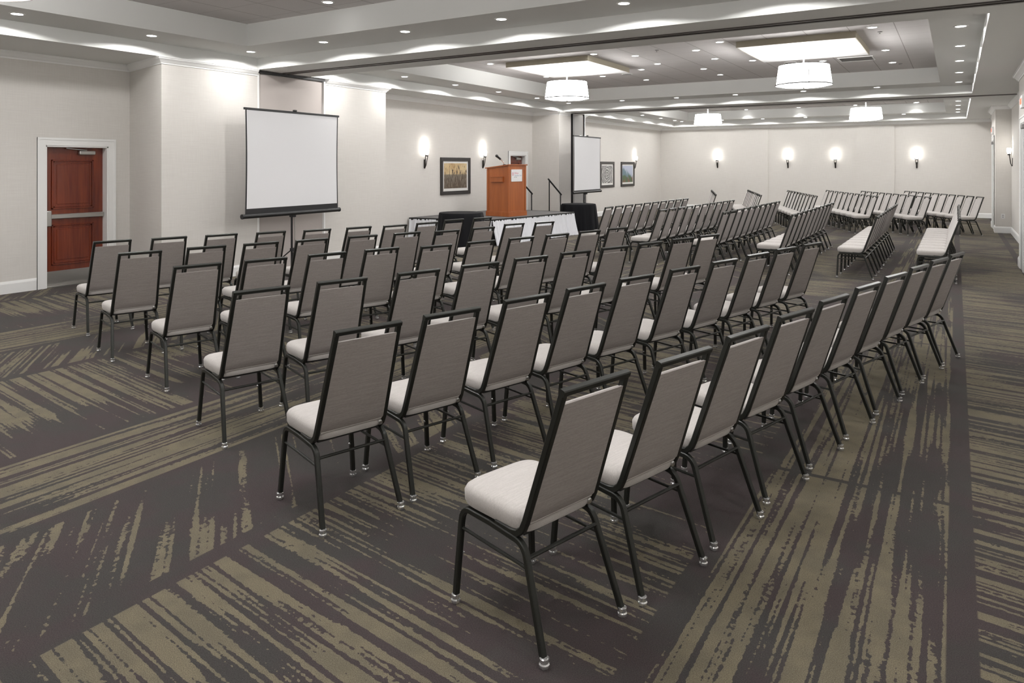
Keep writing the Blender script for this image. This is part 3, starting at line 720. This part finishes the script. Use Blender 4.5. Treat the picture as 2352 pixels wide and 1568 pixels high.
# ------------------------------------------------------------------ projection screens (facing +x, width along y)
def proj_screen(x, y, rz, wd, z0, z1, label, legr, bb=.085):
    t = thing('projection_screen', label, 'projection screen', (x, y, 0), rz, 'tripod projection screens'); h = wd/2
    b = MB(); nn = 16; rows = []
    for i in range(nn+1):
        f = i/nn; z = z0+(z1-z0)*f; pin = .012*math.sin(PI*f)
        rows.append([(0.004, -h+.022+pin, z), (.004, h-.022-pin, z), (0, h-.022-pin, z), (0, -h+.022+pin, z)])
    b.loft(rows); fb = obj('screen_fabric', b, M['screen'], t)
    for s in (-1, 1):
        b = MB(); rows = []
        for i in range(nn+1):
            f = i/nn; z = z0+(z1-z0)*f; pin = .012*math.sin(PI*f)
            ya, yb = s*(h-.022-pin), s*(h-pin)
            rows.append([(.005, ya, z), (.005, yb, z), (-.001, yb, z), (-.001, ya, z)])
        b.loft(rows); obj('side_border', b, M['blackp'], fb)
    b = MB(); b.box((-.001, -h, z0-bb), (.005, h, z0)); obj('bottom_border', b, M['blackp'], fb)
    b = MB(); b.box((-.008, -h-.03, z1), (.012, h+.03, z1+.035)); b.bevel(.004, 1); obj('top_bar', b, M['blackm'], t)
    b = MB(); b.tube([(-.01, -h-.04, z0-bb-.03), (-.01, h+.04, z0-bb-.03)], .035, 14); obj('roller_case', b, M['blackm'], t, True)
    for s in (-1, 1):
        b = MB(); b.tube([(-.01, s*(h+.035), z0-bb-.03), (-.01, s*(h+.055), z0-bb-.03)], .038, 14); obj('end_cap', b, M['blackp'], t, True)
    b = MB(); b.tube([(-.07, 0, .10), (-.07, 0, z0+.3)], .017, 10); obj('pole', b, M['blackm'], t)
    b = MB(); b.tube([(-.05, .045, .30), (-.05, .045, z0)], .008, 8); obj('lift_rod', b, M['steel'], t)
    b = MB(); b.tube([(-.07, 0, z0+.3), (-.07, 0, z1+.02), (0, 0, z1+.05)], .011, 8); obj('extension_rod', b, M['blackm'], t)
    b = MB(); b.box((-.09, -.03, .33), (-.03, .06, .38)); b.box((-.10, -.03, z0-bb-.1), (-.02, .05, z0-bb-.04)); b.bevel(.006, 1); obj('clamp', b, M['blackp'], t)
    b = MB(); b.box((-.02, -.03, z1+.035), (.02, .03, z1+.06)); b.bevel(.004, 1); obj('hanger_hook', b, M['blackm'], t)
    for a in (90, 200, 330):
        c, s_ = math.cos(R(a)), math.sin(R(a))
        b = MB(); b.tube([(-.07+.02*c, .02*s_, .34), (-.07+legr*.6*c, legr*.6*s_, .16), (-.07+legr*c, legr*s_, .012)], .010, 8, up=Vector((0, 0, 1))); lg = obj('leg', b, M['blackm'], t)
        b = MB(); b.lathe([(.014, 0), (.014, .03), (.008, .035)], 10, (-.07+legr*c, legr*s_, 0)); obj('rubber_foot', b, M['blackp'], lg)
proj_screen(-9.15, 8.02, R(3), 2.0, 1.07, 2.57, 'large white tripod projection screen in front of the left wall', .40)
proj_screen(-8.82, 18.22, R(2), 1.84, 1.05, 2.52, 'far white tripod projection screen behind the black clothed table', .34, .03)

# ------------------------------------------------------------------ banquet chairs (local +y is the way the sitter faces)
def make_chair(label):
    t = thing('banquet_chair', label, 'chair')
    F = M['frame']; HW = .186; sec = (.023, .023)
    def arc(c, r, a0, a1, k=5): return [(c[0]+r*math.cos(R(a0+(a1-a0)*i/k)), c[1]+r*math.sin(R(a0+(a1-a0)*i/k))) for i in range(k+1)]
    for s in (-1, 1):
        path = [(.247, .02), (.236, .315)]+arc((.182, .325), .052, 5, 85)+[(.06, .377)]
        p3 = [(s*(HW+.024*max(0, 1-z/.33)), y, z) for y, z in path]
        b = MB(); b.tube(p3, 0, rect=sec); lg = obj('leg', b, F, t, True)
        b = MB(); b.lathe([(.016, 0), (.019, .006), (.019, .014), (.015, .018), (.017, .034), (.013, .036)], 12, (s*(HW+.023), .2475, 0)); obj('glide', b, M['glide'], lg, True)
        b = MB(); b.lathe([(.003, -.006), (.007, -.003), (.007, .003), (.003, .006)], 8, (s*(HW+.010)-s*.014, .236, .19)); obj('bumper', b, M['glide'], lg, True)
        path = [(.06, .377), (-.06, .370)]+[(-(y+.078)-.078, z) for y, z in arc((-.078, .309), .060, 85, 20)]+[(-.247, .02)]
        fix = []
        for i, (y, z) in enumerate(path): fix.append((s*(HW+.024*max(0, 1-z/.30)), y, z))
        # the rear leg leaves the bend on a straight slant
        x0, y0, z0 = fix[-2]; b = MB(); b.tube(fix[:-1]+[(s*(HW+.024), -.247, .02)], 0, rect=sec); lg = obj('leg', b, F, t, True)
        b = MB(); b.lathe([(.016, 0), (.019, .006), (.019, .014), (.015, .018), (.017, .034), (.013, .036)], 12, (s*(HW+.024), -.249, 0)); obj('glide', b, M['glide'], lg, True)
        b = MB(); b.tube([(s*(HW+.003), .236, .295), (s*(HW+.004), -.148, .288)], .0065, 8); obj('stretcher', b, F, t, True)
    b = MB(); b.tube([(-HW-.002, -.142, .322), (HW+.002, -.142, .322)], .0075, 8); obj('stretcher', b, F, t, True)
    # back frame: one bent tube, mitred square at the top
    yb, zb, yt, zt = -.128, .445, -.298, .942; TW = .167
    left = [(-HW+.004, .03, .388), (-HW+.004, -.055, .386), (-HW+.004, -.088, .392), (-HW+.004, -.112, .412), (-HW+.004, yb, zb), (-TW, yt, zt)]
    path = left+[(-x, y, z) for x, y, z in reversed(left)]
    b = MB()
    # build as side posts plus top rail so the corners stay square
    b.tube(left, 0, rect=(.024, .026)); b.tube([(-x, y, z) for x, y, z in left], 0, rect=(.024, .026))
    b.tube([(-TW-.012, yt-.003, zt+.004), (TW+.012, yt-.003, zt+.004)], 0, rect=(.024, .026), up=Vector((0, -.305, .952)))
    obj('back_frame', b, F, t, True)
    # upholstered back: front pad and separate rear panel
    def lerp(a, c, f): return a+(c-a)*f
    def pad(y_off0, y_off1, z_lo, z_hi, inset, bulge, tuck=0):
        b = MB(); rows = []
        R_ = 12; Cn = 10
        front, rear = [], []
        for i in range(R_+1):
            f = i/R_; z = lerp(z_lo, z_hi, f); g = (z-zb)/(zt-zb); yc = lerp(yb, yt, g) if z > zb-.005 else yb+(zb-z)*.9
            wdt = lerp(HW-.004, TW, max(0, g))-inset
            e = min(1, min(f, 1-f)*R_/1.2)
            fr, rr = [], []
            for j in range(Cn+1):
                u = -1+2*j/Cn; ee = (1-abs(u)**6)*(.35+.65*e)
                fr.append((u*wdt, yc+y_off0+bulge*ee, z)); rr.append((u*wdt, yc+y_off1-bulge*.5*ee, z))
            rows.append(fr+list(reversed(rr)))
        b.loft(rows); return b
    bk = obj('backrest', pad(.012, .0, .44, .898, .012, .010), M['seat'], t, True)
    obj('rear_panel', pad(0, -.012, .405, .901, .009, .002), M['back'], bk, True)
    # tucked fabric fold under the back
    b = MB(); b.loft([[(-HW+.02, -.13, .452), (HW-.02, -.13, .452), (HW-.02, -.115, .452), (-HW+.02, -.115, .452)],
                      [(-HW+.02, -.134, .435), (HW-.02, -.134, .435), (HW-.02, -.11, .435), (-HW+.02, -.11, .435)],
                      [(-HW+.025, -.095, .388), (HW-.025, -.095, .388), (HW-.025, -.07, .388), (-HW+.025, -.07, .388)]])
    obj('rear_fold', b, M['seat'], bk, True)
    # seat cushion
    b = MB(); seg = 56; rings = []
    def outline(k, z, sh):
        pts = []
        for j in range(seg):
            a = 2*PI*j/seg; c, s_ = math.cos(a), math.sin(a)
            e = 2/5.5 if s_ > 0 else 2/8
            px = math.copysign(abs(c)**e, c); py = math.copysign(abs(s_)**e, s_)
            w_ = .200-.012*(1-py)/2
            pts.append((px*(w_-sh), .063+py*(.190-sh), z+k*(1-.25*(px*px+py*py))))
        return pts
    rings += [outline(0, .392, .018), outline(0, .396, .006), outline(0, .41, .0), outline(0, .445, -.001), outline(0, .460, .006), outline(.002, .468, .018), outline(.006, .469, .045), outline(.010, .470, .09), outline(.012, .471, .14)]
    b.loft(rings); obj('seat', b, M['seat'], t, True)
    b = MB(); b.box((-.165, -.10, .380), (.165, .225, .393)); obj('seat_board', b, M['board'], t)
    b = MB(); b.box((HW-.034, -.128, .398), (HW-.008, -.104, .425)); b.bevel(.006, 2); obj('ganging_clip', b, M['chrome'], t, True)
    return t
def px_floor(x, y, z):
    f = 1641.; tt = (1.72-z)/((y-381)/f); u = (x-1176)/f
    return (-math.sin(YAW)*tt+math.cos(YAW)*u*tt, math.cos(YAW)*tt+math.sin(YAW)*u*tt)
chairs = []      # (x, y, facing degrees, label, group)
# near block: six rows of ten; top rail midpoints surveyed on the floor plan
near = {
 'A': [(-1.10,2.33),(-.94,2.83),(-.82,3.37),(-.71,3.92),(-.60,4.46),(-.48,5.03),(-.36,5.60),(-.24,6.15),(-.12,6.67),(.0,7.15)],
 'B': [(-2.39,2.54),(-2.25,3.02),(-2.12,3.57),(-1.99,4.08),(-1.86,4.60),(-1.71,5.17),(-1.57,5.72),(-1.44,6.28),(-1.32,6.84),(-1.18,7.36)],
 'C': [(-3.68,2.96),(-3.50,3.47),(-3.31,4.04),(-3.14,4.58),(-3.00,5.12),(-2.85,5.64),(-2.70,6.15),(-2.55,6.66),(-2.40,7.20),(-2.27,7.68)],
 'D': [(-5.00,3.42),(-4.82,3.92),(-4.65,4.43),(-4.48,4.94),(-4.21,5.40),(-4.05,5.92),(-3.89,6.44),(-3.73,6.94),(-3.59,7.47),(-3.47,7.98)],
 'E': [(-6.18,3.66),(-6.03,4.22),(-5.85,4.70),(-5.66,5.18),(-5.48,5.74),(-5.28,6.24),(-5.04,6.67),(-4.90,7.22),(-4.88,7.90),(-4.67,8.33)],
 'F': [(-7.35,4.06),(-7.14,4.55),(-6.95,5.05),(-6.71,5.53),(-6.46,6.00),(-6.27,6.50),(-6.06,6.93),(-5.96,7.45),(-5.96,8.05),(-5.80,8.52)]}
face = dict(A=164.5, B=163.5, C=161.5, D=164, E=164.5, F=167)
rown = dict(A='the row nearest the camera', B='the second row from the camera', C='the third row from the camera', D='the fourth row from the camera', E='the fifth row from the camera', F='the sixth row from the camera')
for k, pts in near.items():
    for i, (x, y) in enumerate(pts):
        a = face[k]+random.uniform(-1.2, 1.2); d = R(a)
        cx, cy = x*(1+.003*i)+.293*math.cos(d), y*(1+.003*i)+.293*math.sin(d)
        chairs.append((cx, cy, a, f'taupe backed banquet chair, {ORD[i]} from the near end of {rown[k]}', 'banquet chairs in the near block'))
# middle block: six packed rows running straight down the room
mid = [(-5.50, 12.27), (-4.37, 12.05), (-3.27, 12.02), (-2.19, 12.02), (-1.02, 12.22), (.04, 12.42)]
midn = ['nearest the far screen', 'second from the far screen', 'third from the far screen', 'fourth from the far screen', 'second from the right wall aisle', 'nearest the right wall aisle']
for r, (x, y) in enumerate(mid):
    for i in range(10):
        yy = y+i*.458; a = 180+random.uniform(-.7, .7); d = R(a)
        xx = x+(i*.012 if r < 2 else 0)
        chairs.append((xx+.293*math.cos(d), yy+.293*math.sin(d), a, f'banquet chair, {ORD[i]} from near end of the {ORD[r]} packed middle row counted from the left', 'banquet chairs in the middle block'))
# far block: rows fanned the other way, fronts turned to the camera
far = [((-6.44, 22.06), -72, 3.9), ((-5.50, 22.70), -72, 4.3), ((-4.34, 22.77), -70, 4.25), ((-3.34, 23.39), -67, 4.4), ((-2.36, 23.18), -63.5, 4.15), ((-1.28, 23.85), -64, 4.15)]
farn = ['leftmost', 'second from the left', 'third from the left', 'fourth from the left', 'fifth from the left', 'rightmost']
for r, ((x, y), an, L) in enumerate(far):
    dx, dy = math.cos(R(an)), math.sin(R(an)); p = (L*1.05-.335)/9
    for i in range(10):
        s_ = .17+i*p; x, y = far[r][0][0]*1.045, far[r][0][1]*1.045; a = an-90+360+random.uniform(-1.5, 1.5)-(2 if r > 1 else 0); d = R(a)
        chairs.append((x+dx*s_+.293*math.cos(d), y+dy*s_+.293*math.sin(d), a, f'banquet chair, {ORD[i]} from far end of the {ORD[r]} fanned row before the far wall', 'banquet chairs in the far block'))
proto = make_chair(chairs[0][3])
for i, (x, y, a, lab, g) in enumerate(chairs):
    if i == 0: proto.location = (x, y, 0); proto.rotation_euler = (0, 0, R(a-90)); proto['group'] = g
    else: dup(proto, (x, y, 0), R(a-90), lab, g)
